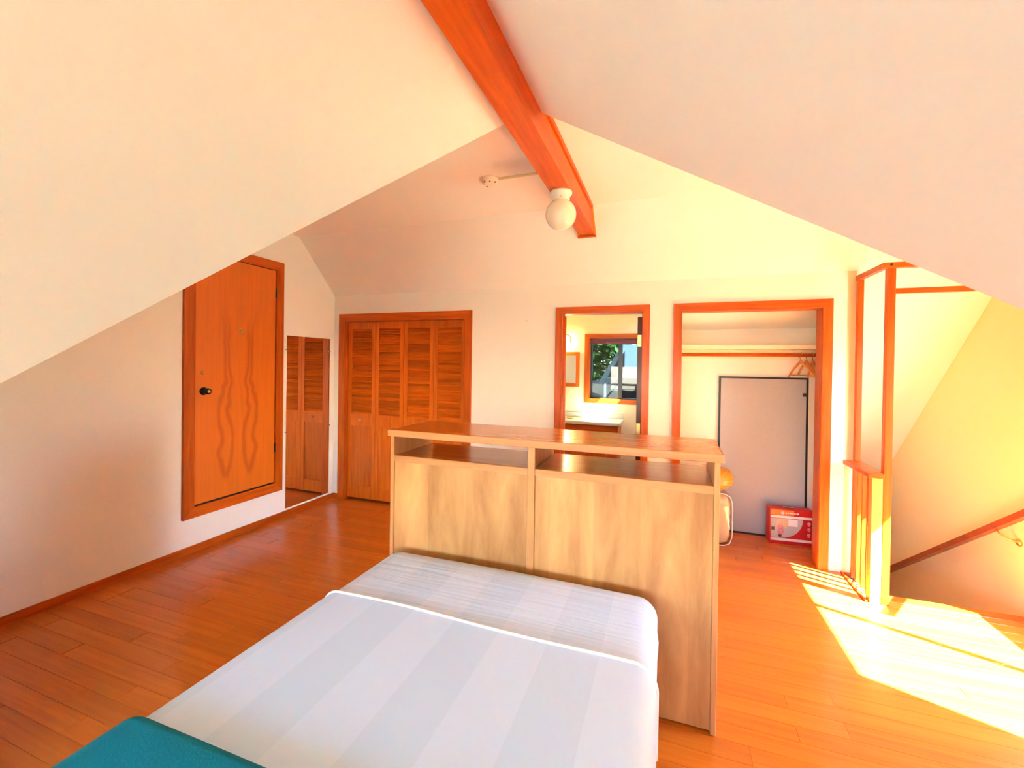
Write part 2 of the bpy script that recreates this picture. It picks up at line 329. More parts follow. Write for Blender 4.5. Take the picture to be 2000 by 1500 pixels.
# floor with planks
bm = bmesh.new()
add_box(bm, XL-0.1, 1.425, YG-0.1, 4.75, -0.28, -0.014); add_box(bm, 1.425, XR+0.1, YG-0.1, YST, -0.28, -0.014)
fl = link('floor', bm_mesh(bm, 'floor'), dark_void); struct(fl, 'glossy orange bamboo plank floor', 'floor')
PW = 0.0965
pm = {}
def plank_mesh(L):
    k = round(L, 3)
    if k not in pm:
        b_ = bmesh.new(); add_box(b_, -L/2, L/2, -PW/2+0.0006, PW/2-0.0006, -0.014, 0)
        bmesh.ops.bevel(b_, geom=[e for e in b_.edges if all(v.co.z > -0.001 for v in e.verts)], offset=0.0005, segments=1, affect='EDGES')
        me = bm_mesh(b_, 'plank'); me.materials.append(W_FLOOR); pm[k] = me
    return pm[k]
rest = bmesh.new(); npl = 0
row = 0; y = YG
while y < 4.70:
    yc = y+PW/2; x = XL-random.choice([0.0, 0.21, 0.42, 0.63, 0.84]); xe = XR if yc < YST-0.06 else (1.33 if yc < YB else 1.30)
    while x < xe-0.02:
        L = 1.05; a = max(x, XL+0.001); b = min(x+L, xe); x += L
        if b-a < 0.03: continue
        LL = math.floor((b-a-0.0008)*100)/100 if b-a < 1.04 else 1.049
        xc = a+(b-a)/2
        hidden = (a > -1.45 and b < 0.05 and 0 < yc < 2.0) or (a > -1.45 and b < 0.22 and 2.0 < yc < 2.4) or (yc > YB and b < 0.0)
        vis = yc > 0.62 and not hidden and not (yc < 1.9 and a > -0.1)
        if vis and npl < 298:
            link('plank', plank_mesh(LL), None, fl, (xc, yc, 0)); npl += 1
        else:
            add_box(rest, a+0.0005, b-0.0005, yc-PW/2+0.0006, yc+PW/2-0.0006, -0.014, 0)
    y += PW; row += 1
ro = link('plank_field', bm_mesh(rest, 'plank_field'), W_FLOOR, fl); ro['kind'] = 'stuff'

# baseboards
bb = box('baseboard_left', XL, XL+0.013, -0.7, YB-0.001, 0, 0.062, W_TRIMY); struct(bb, 'reddish wood baseboard along the left wall', 'baseboard')
bb = box('baseboard_back', XL+0.013, -3.572, YB-0.013, YB, 0, 0.062, W_TRIMX); struct(bb, 'short piece of baseboard in the back left corner', 'baseboard')
bb = box('trim_stair', 1.425, XR, 3.642, 3.738, -0.03, 0.004, W_TRIMX); struct(bb, 'orange wood nosing at the top of the stairs', 'trim')

# casings
def casing(name, x0, x1, zt, cw, lab, jamb_d=0.11, jr=W_TRIMZ, pr=0.018):
    r = empty(name, ((x0+x1)/2, YB, 0)); struct(r, lab, 'door casing')
    y0, y1 = YB-pr, YB
    cz = zt-cw
    prism('casing_board', [(x0, y0, 0), (x0+cw, y0, 0), (x0+cw, y0, cz), (x0, y0, zt)], (0, pr, 0), W_TRIMZ, r)
    prism('casing_board', [(x1, y0, 0), (x1-cw, y0, 0), (x1-cw, y0, cz), (x1, y0, zt)], (0, pr, 0), W_TRIMZ, r)
    prism('casing_head', [(x0, y0, zt), (x1, y0, zt), (x1-cw, y0, cz), (x0+cw, y0, cz)], (0, pr, 0), W_TRIMX, r)
    t = 0.018; a, b = x0+cw+0.004, x1-cw-0.004
    box('jamb', a-t, a, YB-0.005, YB+jamb_d, 0, cz-0.004, W_TRIMZ, r, 0.001)
    box('jamb', b, b+t, YB-0.005, YB+jamb_d, 0, cz-0.004, jr, r, 0.001)
    box('head_jamb', a-t, b+t, YB-0.005, YB+jamb_d, cz-0.004, cz+0.014, W_TRIMX, r, 0.001)
    return r
casing('trim_1', -3.569, -1.890, 2.13, 0.085, 'wood casing around the louvered closet doors')
c2 = casing('trim_2', -1.013, -0.1566, 2.13, 0.062, 'wood casing around the bathroom doorway', jr=MAROON)
casing('trim_3', 0.0417, 1.2056, 2.13, 0.066, 'wood casing around the open closet on the right', 0.14)
box('door_stop', -0.945, -0.925, YB+0.05, YB+0.07, 0, 2.05, W_TRIMZ, c2, 0.001)
d4 = empty('door_4', (-0.247, 4.13, 0)); struct(d4, 'dark red bathroom door swung open, seen on edge', 'door')
box('door_slab', -0.268, -0.2275, 4.152, 4.70, 0.01, 2.035, MAROON, d4, 0.002)
for hz in (1.765, 0.95, 0.2): box('hinge', -0.266, -0.2325, 4.1485, 4.1515, hz, hz+0.105, BRASS, d4, 0.0005)

# ------------------------------------------------------------------ louvered bifold closet doors
def bifold(name, x0, leafw, lab, knob_leaf):
    r = empty(name, (x0+leafw, YB+0.05, 0)); struct(r, lab, 'closet door')
    for k in range(2):
        a, b = x0+k*leafw+0.0015, x0+(k+1)*leafw-0.0015; sw = 0.046; ya, yb = YB+0.04, YB+0.068
        xm = (a+b)/2; bm = bmesh.new(); zb, zt = 0.028, 2.05
        c = Vector((xm, (ya+yb)/2, 0))
        def ab(x_0, x_1, z_0, z_1, e=0.0):
            add_box(bm, x_0-c.x, x_1-c.x, ya-c.y+e, yb-c.y-e, z_0, z_1)
        ab(a, a+sw, zb, zt); ab(b-sw, b, zb, zt)
        ab(a+sw, b-sw, 1.965, zt, 0.001); ab(a+sw, b-sw, 0.855, 0.985, 0.001); ab(a+sw, b-sw, zb, 0.165, 0.001)
        leaf = link('leaf', bm_mesh(bm, 'leaf'), W_STILE, r, c)
        box('lower_panel', a+sw-0.004, b-sw+0.004, ya+0.008, yb-0.008, 0.163, 0.857, W_STILE, leaf, 0.004)
        n = 34; p = (1.965-0.985)/n
        bm = bmesh.new(); add_box(bm, -(b-a)/2+sw-0.004, (b-a)/2-sw+0.004, -0.003, 0.003, -0.0185, 0.0185)
        bmesh.ops.rotate(bm, verts=bm.verts[:], cent=(0, 0, 0), matrix=Matrix.Rotation(math.radians(-42), 3, 'X'))
        sm = bm_mesh(bm, 'slat'); sm.materials.append(W_LOUV)
        for i in range(n): link('slat', sm, None, leaf, (xm, (ya+yb)/2, 0.985+p*(i+0.5)))
        if k == knob_leaf:
            kx = xm
            kb = lathe('knob', [(0.0, 0.0), (0.011, 0.0), (0.010, -0.012), (0.017, -0.019), (0.019, -0.026), (0.016, -0.032), (0.0, -0.034)], (kx, ya+0.001, 0.925), W_YEL, leaf, 16, 'Y')
    return r
bifold('door_2', -3.476, 0.3725, 'left pair of louvered pine bifold closet doors with a knob', 0)
bifold('door_3', -2.729, 0.3725, 'right pair of louvered pine bifold closet doors nearer the bathroom', 1)
box('track', -3.476, -1.98, YB+0.045, YB+0.07, 2.051, 2.064, BLACK, None, 0)
bpy.context.view_layer.update()
tr = bpy.data.objects['track']; tag(tr, 'dark metal track above the louvered closet doors', 'track')
struct(box('wall_closet', XL, -1.8, 4.68, 4.75, 0, 2.5, paint, bev=0), 'inner back wall of the louvered closet', 'wall')
struct(box('ceiling_closet', XL, 1.35, YB+0.11, 4.75, 2.30, 2.36, paint, bev=0), 'ceiling over the closets', 'ceiling')

# ------------------------------------------------------------------ raised attic door on left wall
d1 = empty('door_1', (XL, 2.84, 0.3)); struct(d1, 'orange birch door set above the floor in the left wall', 'door')
ya, yb, za, zb, cw, pr = 2.362, 3.308, 0.2916, 2.557, 0.086, 0.026
prism('casing_board', [(XL, ya, za), (XL, ya, zb), (XL, ya+cw, zb-cw), (XL, ya+cw, za+cw)], (pr, 0, 0), W_TRIMZ, d1)
prism('casing_board', [(XL, yb, za), (XL, yb, zb), (XL, yb-cw, zb-cw), (XL, yb-cw, za+cw)], (pr, 0, 0), W_TRIMZ, d1)
prism('casing_head', [(XL, ya, zb), (XL, yb, zb), (XL, yb-cw, zb-cw), (XL, ya+cw, zb-cw)], (pr, 0, 0), W_TRIMY, d1)
prism('casing_sill', [(XL, ya, za), (XL, yb, za), (XL, yb-cw, za+cw), (XL, ya+cw, za+cw)], (pr, 0, 0), W_TRIMY, d1)
box('gap', XL, XL+0.004, ya+cw, yb-cw, za+cw, zb-cw, BLACK, d1, 0)
box('door_slab', XL+0.001, XL+0.014, 2.456, yb-cw-0.004, 0.392, zb-cw-0.004, W_DOOR, d1, 0.002)
for hz in (2.248, 0.73): tube('hinge', [(XL+0.02, yb-cw-0.002, hz-0.045), (XL+0.02, yb-cw-0.002, hz+0.045)], 0.008, BLACK, d1)
kn = lathe('door_knob', [(0.0, 0.0), (0.034, 0.0), (0.034, 0.006), (0.026, 0.012), (0.013, 0.016), (0.012, 0.034), (0.024, 0.042), (0.027, 0.054), (0.024, 0.066), (0.0, 0.07)], (XL+0.013, 2.523, 1.323), BLACK, d1, 24, 'X')
lathe('lock_button', [(0.0, 0), (0.014, 0), (0.012, 0.004), (0, 0.005)], (XL+0.082, 2.523, 1.323), BRASS, d1, 16, 'X')
lathe('deadbolt', [(0.0, 0), (0.017, 0), (0.015, 0.007), (0.007, 0.009), (0.007, 0.014), (0, 0.014)], (XL+0.013, 2.515, 1.476), BRASS, d1, 18, 'X')
hk = box('coat_hook', XL+0.013, XL+0.018, 2.835, 2.86, 1.82, 1.875, BRASS, d1, 0.002)
tube('hook_arm', [(XL+0.018, 2.848, 1.86), (XL+0.03, 2.85, 1.845), (XL+0.034, 2.86, 1.825), (XL+0.044, 2.872, 1.822), (XL+0.05, 2.876, 1.836)], 0.005, BRASS, d1)

# mirror
mr_ = empty('wall_mirror', (XL, 3.66, 0.08), 'tall frameless wall mirror between the raised door and the corner', 'mirror')
box('mirror_sheet', XL+0.001, XL+0.006, 3.3625, 3.959, 0.081, 1.845, MIRROR, mr_, 0.001)
for (cy_, cz_) in ((3.3625, 1.70), (3.959, 1.70), (3.3625, 0.86), (3.959, 0.86)):
    box('mirror_clip', XL, XL+0.012, cy_-0.012, cy_+0.012, cz_-0.006, cz_+0.006, STEEL, mr_, 0.001)

# ------------------------------------------------------------------ ridge beam
bmr = empty('ceiling_beam', (XM, APY, 2.69)); tag(bmr, 'orange fir ridge beam running along the ceiling peak', 'beam', kind='structure')
xa, xb_ = -0.7307, -0.6013; ye = YCR+(ZU-2.6926)/MS
prism('beam_body', [(xa, YG, 2.6926), (xa, ye, 2.6926), (xa, YCR, ZU), (xa, YG, ZU)], (xb_-xa, 0, 0), W_BEAM, bmr)
for s, xx in ((1, xb_), (-1, xa)):
    box('top_moulding', min(xx, xx+s*0.014), max(xx, xx+s*0.014), APY+0.01, YCR-0.005, ZU-0.03, ZU-0.0005, W_BEAM, bmr, 0.002)
    dy, dz = 0.022, 0.022*MS
    prism('end_trim', [(xx, YCR-0.03, ZU), (xx, YCR, ZU), (xx, ye+0.02, 2.6926-0.02), (xx, ye-0.012, 2.6926-0.02)], (s*0.012, 0, 0), W_YEL, bmr)
box('end_trim', xa-0.012, xb_+0.012, ye-0.022, ye+0.01, 2.672, 2.6924, W_TRIMX, bmr, 0.001)

# globe light
gl = empty('globe_light', (-0.662, 2.725, 2.692), 'white opal glass globe light under the beam end', 'ceiling light')
lathe('lamp_base', [(0.0, 0), (0.068, 0), (0.070, -0.006), (0.069, -0.018), (0.060, -0.026), (0.056, -0.034), (0.055, -0.062), (0.0, -0.062)], (-0.662, 2.725, 2.6925), WHITEP, gl, 32)
prof = [(0.05, -0.055)]+[(0.0985*math.sin(t), -0.146+0.0985*math.cos(t)) for t in [0.55+i*(math.pi-0.55)/18 for i in range(19)]]
lathe('globe', prof, (-0.662, 2.725, 2.6925), OPAL, gl, 40)
for a in (-1.35, 0.75, 2.9): lathe('screw', [(0, 0), (0.004, 0), (0.004, 0.012), (0, 0.012)], (-0.662+0.054*math.cos(a), 2.725+0.054*math.sin(a)-0.006, 2.6925-0.048), BRASS, gl, 8, 'Y')

# smoke detector and conduit
sd = empty('smoke_detector', (-1.196, 2.815, ZU), 'round white smoke detector on the flat ceiling', 'smoke detector')
lathe('detector_body', [(0, 0), (0.066, 0), (0.066, -0.008), (0.060, -0.016), (0.054, -0.03), (0.036, -0.037), (0, -0.038)], (-1.196, 2.815, ZU), WHITEP, sd, 32)
for a, rr in ((-2.0, 0.05), (-1.2, 0.045), (-0.4, 0.05), (-1.6, 0.028), (2.4, 0.05)):
    lathe('vent_hole', [(0, 0), (0.006, 0), (0.006, -0.006), (0, -0.006)], (-1.196+rr*math.cos(a), 2.815+rr*math.sin(a), ZU-0.030), BLACK, sd, 8)
cdn = box('wire_raceway', -1.13, xa, 2.806, 2.822, ZU-0.013, ZU-0.0005, plain('raceway_plastic', (0.6, 0.52, 0.28), 0.5), None, 0.002)
tag(cdn, 'thin tan wire channel from the smoke detector to the beam', 'wire channel')
nl = lathe('nail', [(0, 0), (0.004, 0), (0.004, -0.008), (0, -0.008)], (-1.3, YB+0.001, 2.01), STEEL, None, 8, 'Y'); tag(nl, 'tiny nail left in the wall above the bed shelf', 'nail')

# ------------------------------------------------------------------ bookcase headboard
hb = empty('bookcase_headboard', (-0.61, 2.24, 0), 'tall wooden bookcase headboard with open slots under its top', 'headboard')
box('top_board', -1.452, 0.226, 2.0345, 2.462, 1.174, 1.210, W_TOP, hb, 0.001)
box('edge_band', -1.458, 0.232, 2.028, 2.034, 1.174, 1.210, W_TEAKX, hb, 0.002)
for a in (-1.458, 0.2265): box('edge_band', a, a+0.0055, 2.0345, 2.462, 1.174, 1.210, W_TEAKX, hb, 0.001)
for a in (-1.442, 0.195): box('side_panel', a, a+0.023, 2.036, 2.452, 0, 1.1735, W_TEAKZ, hb, 0.002)
box('centre_stile', -0.643, -0.606, 2.034, 2.075, 0.02, 1.1735, W_TEAKZ, hb, 0.002)
box('divider', -0.634, -0.615, 2.0755, 2.452, 0, 1.1735, W_TEAKZ, hb, 0.001)
for a, b in ((-1.4185, -0.6435), (-0.6055, 0.1945)):
    box('slot_shelf', a, b, 2.0425, 2.45, 1.036, 1.070, W_TOP, hb, 0.001); box('shelf_lip', a, b, 2.036, 2.042, 1.036, 1.070, W_TEAKX, hb, 0.001)
    box('front_panel', a, b, 2.044, 2.056, 0.012, 1.0355, W_PANEL, hb, 0.001)
    box('lower_shelf', a, b, 2.06, 2.45, 0.52, 0.545, W_TEAKX, hb, 0.001)
    box('base_shelf', a, b, 2.06, 2.45, 0.03, 0.055, W_TEAKX, hb, 0.001)

# ------------------------------------------------------------------ bed
def ring(xl, xr, zt, zb, r, n=8, wob=0.0, ph=0.0):
    p = [(xl, zb)]
    for k in range(5): p.append((xl-wob*math.sin(ph+k*1.3), zb+(zt-r-zb)*(k+1)/6))
    for k in range(n+1):
        a = math.pi-k*(math.pi/2)/n; p.append((xl+r+r*math.cos(a), zt-r+r*math.sin(a)))
    for k in range(1, 12): p.append((xl+r+(xr-xl-2*r)*k/12, zt+0.006*math.sin(math.pi*k/12)))
    for k in range(n+1):
        a = math.pi/2-k*(math.pi/2)/n; p.append((xr-r+r*math.cos(a), zt-r+r*math.sin(a)))
    for k in range(5): p.append((xr+wob*math.sin(ph+k*1.7), zt-r-(zt-r-zb)*(k+1)/6))
    p.append((xr, zb)); return p
def sweep(name, xl, xr, zt, zb, y0, y1, r, mat, parent, re0=0.0, re1=0.0, ny=40, wob=0.0, off=0.0, cap=True):
    c = Vector(((xl+xr)/2, (y0+y1)/2, zb)); bm = bmesh.new(); rings = []; ys = []
    def ends(rad, n): return [rad*(1-math.cos(i/n*math.pi/2)) for i in range(n)]
    if re0: ys += [(y0+e, re0-math.sqrt(max(0, re0*re0-(re0-e)**2))) for e in ends(re0, 7)]
    m = [(y0+re0+(y1-y0-re0-re1)*i/ny, 0.0) for i in range(ny+1)]; ys += m
    if re1: ys += [(y1-e, re1-math.sqrt(max(0, re1*re1-(re1-e)**2))) for e in ends(re1, 7)][::-1]
    for y, ins in ys:
        q = ring(xl+ins, xr-ins, zt-ins*0.75, zb, max(0.012, r-ins*0.3), wob=wob*(1+0.6*math.sin(y*7)), ph=y*9)
        rings.append([bm.verts.new(Vector((a, y, b))-c) for a, b in q])
    n = len(rings[0])
    for i in range(len(rings)-1):
        for k in range(n-1): bm.faces.new((rings[i][k], rings[i][k+1], rings[i+1][k+1], rings[i+1][k]))
    if cap:
        bm.faces.new(rings[0]); bm.faces.new(rings[-1][::-1])
        for i in range(len(rings)-1): bm.faces.new((rings[i][0], rings[i][-1], rings[i+1][-1], rings[i+1][0]))
    return link(name, bm_mesh(bm, name), mat, parent, c, smooth=True)
BX0, BX1, BZ = -1.388, -0.020, 0.586
bed = empty('bed', (-0.70, 1.0, 0), 'double bed with white striped fitted sheet against the headboard', 'bed')
sweep('mattress', BX0+0.003, BX1-0.003, BZ, 0.33, 0.06, 2.005, 0.075, SHEET_A, bed, 0.07, 0.085, 60, 0.004)
sweep('box_spring', BX0+0.03, BX1-0.03, 0.329, 0.10, 0.09, 1.985, 0.03, BEDDING, bed, 0.03, 0.03, 12)
for x_ in (BX0+0.12, BX1-0.12):
    for y_ in (0.2, 1.85): lathe('leg', [(0.0, 0), (0.022, 0), (0.03, 0.1), (0, 0.1)], (x_, y_, 0), BLACK, bed, 12)
ts = empty('top_sheet', (-0.70, 0.77, 0.33), 'white striped top sheet drawn over the bed with a raised hem', 'sheet')
sh = sweep('sheet_cloth', BX0-0.003, BX1+0.003, BZ+0.006, 0.30, 0.045, 1.495, 0.076, SHEET_B, ts, 0.07, 0, 60, 0.005, cap=False)
hp = []
for i, (a, b) in enumerate(ring(BX0-0.004, BX1+0.004, BZ+0.006, 0.30, 0.076)):
    hp.append((a, 1.494+0.010*math.sin((a+1.4)*5.2)-0.045*max(0, (a+0.12))*6*(1 if a > -0.12 else 0)*0.5-0.02*max(0, 0.58-b), b))
tube('hem', hp, 0.0065, HEM, ts, 8)
bl = sweep('blanket', BX0-0.018, BX1+0.018, BZ+0.034, 0.22, 0.0, 0.772, 0.09, TEAL, None, 0.08, 0.03, 30, 0.006, cap=False)
tag(bl, 'teal fleece blanket folded over the foot of the bed', 'blanket')

# ------------------------------------------------------------------ open closet on the right
struct(box('wall_closet', 0.02, 1.30, 4.68, 4.75, 0, 2.4, paint, bev=0), 'back wall of the open closet with grey panel', 'wall')
struct(box('wall_closet', 0.0, 0.06, YB+0.11, 4.68, 0, 2.4, paint, bev=0), 'left inner wall of the open closet', 'wall')
struct(prism('ceiling_closet', [(0.06, YB+0.11, 2.24), (1.30, YB+0.11, 2.24), (1.30, 4.68, 1.955), (0.06, 4.68, 1.955)], (0, 0, 0.06), paint), 'sloping ceiling inside the open closet', 'ceiling')
shf = empty('closet_shelf', (0.68, 4.53, 1.75), 'cream painted shelf across the open closet above the rod', 'shelf')
box('shelf_board', 0.062, 1.298, 4.40, 4.679, 1.752, 1.790, CREAMP, shf, 0.002)
box('cleat', 0.062, 1.298, 4.66, 4.679, 1.665, 1.7515, CREAMP, shf, 0.002)
box('end_cleat', 1.28, 1.298, 4.40, 4.655, 1.64, 1.7515, W_TRIMY, shf, 0.002)
rod = tube('closet_rod', [(0.061, 4.45, 1.70), (1.279, 4.45, 1.70)], 0.016, W_TRIMX, None, 14); tag(rod, 'dark orange wooden closet rod under the cream shelf', 'closet rod')

def hanger(x, rz, tilt, lab, bar=False):
    r = empty('coat_hanger', (x, 4.45, 1.716), lab, 'hanger', 'wooden hangers on the closet rod')
    hk_ = [(0, 0.018*math.cos(t), -0.016+0.018*math.sin(t)+0.0015) for t in [i*math.pi*1.1/9 - 0.2 for i in range(10)]]
    hk_ = hk_[::-1] + [(0, 0.018, -0.03), (0, 0.004, -0.05), (0, 0, -0.065), (0, 0, -0.085)]
    h = tube('hook', hk_, 0.0022, STEEL, None, 8); h.parent = r; h.location = Vector(hk_[0])
    arm = []
    for i in range(-8, 9):
        t = i/8; arm.append((0.012*t*t, 0.20*t, -0.07-0.11*abs(t)-0.03*t*t))
    a = tube('shoulder', arm, 0.011, W_HANG, None, 8, radii=[0.012-0.004*abs(i/8) for i in range(-8, 9)]); a.parent = r; a.location = Vector(arm[0])
    if bar:
        b = tube('trouser_bar', [(0.012, -0.19, -0.195), (0.012, 0.19, -0.195)], 0.006, W_HANG, None, 8); b.parent = r; b.location = Vector((0.012, -0.19, -0.195))
    r.rotation_euler = (tilt, 0, rz); return r
hanger(1.10, 0.28, 0.0, 'wooden hanger turned furthest toward the room with a trouser bar', True)
hanger(1.145, 0.12, 0.06, 'second wooden hanger from the left on the closet rod')
hanger(1.19, -0.02, -0.04, 'third wooden hanger from the left on the closet rod')
hanger(1.235, -0.06, 0.03, 'wooden hanger closest to the closet end wall')

pn = empty('grey_panel', (0.84, 4.63, 0), 'tall grey board with black edging leaning in the open closet', 'panel')
x0, x1, zt = 0.472, 1.216, 1.497; yb0, yt0 = 4.632, 4.652; e = 0.017
def slab(name, a, b, za_, zb_, mat, dy=0.0, th=0.022):
    f = lambda z: yb0+(yt0-yb0)*z/zt+dy
    return prism(name, [(a, f(za_), za_), (b, f(za_), za_), (b, f(zb_), zb_), (a, f(zb_), zb_)], (0, th, 0), mat, pn)
slab('board', x0+e, x1-e, e, zt-e, PANELG, 0.003, 0.016)
slab('edging', x0, x0+e, 0, zt, BLACK); slab('edging', x1-e, x1, 0, zt, BLACK); slab('edging', x0+e, x1-e, 0, e, BLACK); slab('edging', x0+e, x1-e, zt-e, zt, BLACK)
slab('latch', x1-e-0.028, x1-e, 1.325, 1.355, BLACK, -0.008, 0.02)

# red carton
cb = empty('red_carton', (1.065, 4.50, 0), 'red printed carton with white stripes in the closet corner', 'box')
cb.rotation_euler = (0, 0, math.radians(5.5))
def cpart(name, x_0, x_1, y_0, y_1, z_0, z_1, mat, bev=0.0):
    o = box(name, x_0, x_1, y_0, y_1, z_0, z_1, mat, None, bev); o.parent = cb; return o
W_, H_, D_ = 0.175, 0.315, 0.105
cpart('carton_body', -W_, W_, 0, D_, 0, H_, RED, 0.003)
cpart('logo_band', -W_+0.012, 0.02, -0.0012, 0, 0.262, 0.305, PRINTO)
for i, (a, b) in enumerate(((-0.045, -0.03), (-0.027, -0.013), (-0.01, 0.006), (0.009, 0.022), (0.025, 0.04), (0.043, 0.066))):
    cpart('logo_lettering', a-0.005, b-0.007, -0.0022, -0.0012, 0.276, 0.286, PRINTW)
def disc(nm, cx, cz, rr, mat, y_=-0.0022):
    o = lathe(nm, [(0, 0), (rr, 0), (rr, -0.001), (0, -0.001)], (cx, y_, cz), mat, None, 18, 'Y'); o.parent = cb; return o
disc('logo_mark', -0.07, 0.282, 0.014, PRINTW)
cpart('white_stripe', -W_+0.01, W_-0.008, -0.0012, 0, 0.234, 0.256, PRINTW)
cpart('white_stripe', -W_+0.01, W_-0.008, -0.0012, 0, 0.03, 0.052, PRINTW)
pts = [(-W_+0.012, 0.056), (-W_+0.012, 0.230), (0.092, 0.230)]+[(0.092-0.17*(1-math.cos(t)), 0.230-0.174*math.sin(t)) for t in [i*math.pi/2/8 for i in range(1, 9)]]
o = prism('picture', [(x, 0, z) for x, z in pts], (0, -0.0012, 0), PRINTG); o.parent = cb
cpart('picture_curtain', -0.12, -0.03, -0.0022, -0.0012, 0.15, 0.226, PRINTB)
cpart('picture_window', -0.025, 0.05, -0.0022, -0.0012, 0.165, 0.226, PRINTW)
cpart('picture_shade', -W_+0.014, -0.135, -0.0022, -0.0012, 0.12, 0.15, PRINTD)
disc('picture_figure', -0.088, 0.155, 0.022, PRINTP, -0.0024); disc('picture_figure', -0.085, 0.115, 0.026, PRINTP, -0.0024); disc('picture_shade', -0.09, 0.075, 0.014, PRINTD, -0.0024)
for z in (0.20, 0.15, 0.10): disc('icon', 0.138, z, 0.014, PRINTP)
for z in (0.18, 0.13, 0.08): cpart('icon_caption', 0.128, 0.148, -0.0022, -0.0012, z-0.002, z+0.002, PRINTP)
cpart('handle_hole', -0.045, 0.04, 0.04, 0.062, H_, H_+0.0012, PRINTD)
cpart('handle_flap', -0.045, 0.04, 0.062, 0.07, H_, H_+0.004, PRINTW)

# bagged bedding and gold cushion
bag = empty('bedding_bag', (0.40, 4.33, 0), 'clear plastic bag of folded cream bedding behind the headboard', 'bag')
def blob(name, c, s, mat, parent, px=3.0, pz=3.0, sub=4, ruff=0.0):
    bm = bmesh.new(); bmesh.ops.create_icosphere(bm, subdivisions=sub, radius=1)
    for v in bm.verts:
        d = v.co.normalized(); k = (abs(d.x)**px+abs(d.y)**px+abs(d.z)**pz)**(-1/px)
        q = d*k
        if ruff: q *= 1+ruff*math.sin(22*math.atan2(d.x, d.z)+3*d.y)*(1-abs(d.y))**0.5
        v.co = Vector((q.x*s[0], q.y*s[1], q.z*s[2]))
    return link(name, bm_mesh(bm, name), mat, parent, c, smooth=True)
blob('folded_bedding', (0.375, 4.33, 0.225), (0.168, 0.105, 0.215), BEDDING, bag, 5, 5, 4, 0.02)
blob('plastic_cover', (0.375, 4.33, 0.232), (0.18, 0.118, 0.232), PLASTIC, bag, 6, 6, 4, 0.012)
pp = []
for i in range(33):
    a = i*2*math.pi/32; k = (abs(math.cos(a))**6+abs(math.sin(a))**6)**(-1/6); pp.append((0.375+0.181*k*math.cos(a), 4.235, 0.236+0.230*k*math.sin(a)))
tube('piping', pp, 0.005, PRINTW, bag, 6)
cu = blob('gold_cushion', (0.385, 4.34, 0.579), (0.185, 0.115, 0.108), GOLD, None, 2.4, 2.4, 5, 0.035); tag(cu, 'gold satin ruffled cushion resting on the bedding bag', 'cushion')

# ------------------------------------------------------------------ balustrade, posts and rails at the stairs
lw = empty('stair_balustrade', (1.36, 3.8, 0), 'short wooden balustrade with a red cap rail beside the stairs', 'balustrade')
box('end_panel', 1.312, 1.3735, 3.579, 3.6245, 0, 0.85, W_YEL, lw, 0.002)
box('newel_back', 1.314, 1.3735, 3.625, 3.642, 0, 0.85, W_TRIMZ, lw, 0.002)
for yy in (3.70, 3.785, 3.870, 3.955): box('baluster', 1.332, 1.3735, yy, yy+0.019, 0.001, 0.85, W_TRIMZ, lw, 0.002)
box('cap_rail', 1.285, 1.400, 3.622, YB-0.019, 0.8505, 0.882, W_TRIMY, lw, 0.003)
box('cap_front', 1.285, 1.3735, 3.562, 3.6215, 0.8505, 0.882, W_TRIMY, lw, 0.003)
box('floor_strip', 1.288, 1.302, 3.580, YB-0.001, 0, 0.014, W_TRIMY, lw, 0.003)
box('floor_strip', 1.3025, 1.356, YB-0.03, YB-0.016, 0, 0.014, W_TRIMX, lw, 0.003)
sf = empty('stair_frame', (1.40, 3.6, 0), 'orange fir posts and rails framing the stair opening', 'post frame'); sf['kind'] = 'structure'
box('post', 1.374, 1.420, 3.578, 3.6215, 0, 2.262, W_TRIMZ, sf, 0.003)
box('post', 1.349, 1.386, YB-0.056, YB-0.019, 0.8825, 2.262, W_TRIMZ, sf, 0.002)
box('top_rail', 1.349, 1.386, 3.622, YB-0.001, 2.2625, 2.300, W_TRIMY, sf, 0.002)
box('top_rail', 1.349, XR, 3.578, 3.6215, 2.2625, 2.300, W_TRIMX, sf, 0.002)
box('middle_rail', 1.4205, XR, 3.583, 3.618, 2.091, 2.126, W_TRIMX, sf, 0.002)
lathe('plug', [(0, 0), (0.008, 0), (0.008, -0.003), (0, -0.003)], (1.392, 3.579, 2.284), BLACK, sf, 12, 'Y')

hr = empty('stair_handrail', (XR-0.08, 4.0, 0.5), 'dark red wooden handrail descending along the stairwell wall', 'handrail')
sp_ = -0.645
def hz_(y): return 0.66+(y-3.747)*sp_
prism('rail', [(XR-0.10, 3.1, hz_(3.1)-0.024), (XR-0.10, 5.9, hz_(5.9)-0.024), (XR-0.10, 5.9, hz_(5.9)+0.024), (XR-0.10, 3.1, hz_(3.1)+0.024)], (0.042, 0, 0), W_DARK, hr)
yb_ = 3.995; z_ = hz_(yb_)
tube('bracket', [(XR-0.079, yb_, z_-0.022), (XR-0.077, yb_-0.02, z_-0.04), (XR-0.05, yb_-0.055, z_-0.065), (XR-0.012, yb_-0.075, z_-0.07)], 0.007, BRASS, hr)
lathe('wall_plate', [(0, 0), (0.026, 0), (0.022, -0.010), (0.01, -0.014), (0, -0.016)], (XR, yb_-0.078, z_-0.075), BRASS, hr, 18, 'X')
st = empty('staircase', (1.84, 4.5, -1.5)); struct(st, 'wooden stairs descending beyond the floor edge', 'stairs')
for i in range(9):
    box('tread', 1.43, XR-0.002, 3.739+0.285*i, 3.739+0.285*(i+1)+0.02, -0.19*(i+1)-0.03, -0.19*(i+1), W_FLOOR, st, 0.003)
    box('riser', 1.43, XR-0.002, 3.739+0.285*i+0.0, 3.739+0.285*i+0.018, -0.19*(i+1)+0.0005, -0.19*i-0.031, W_TRIMX, st, 0)

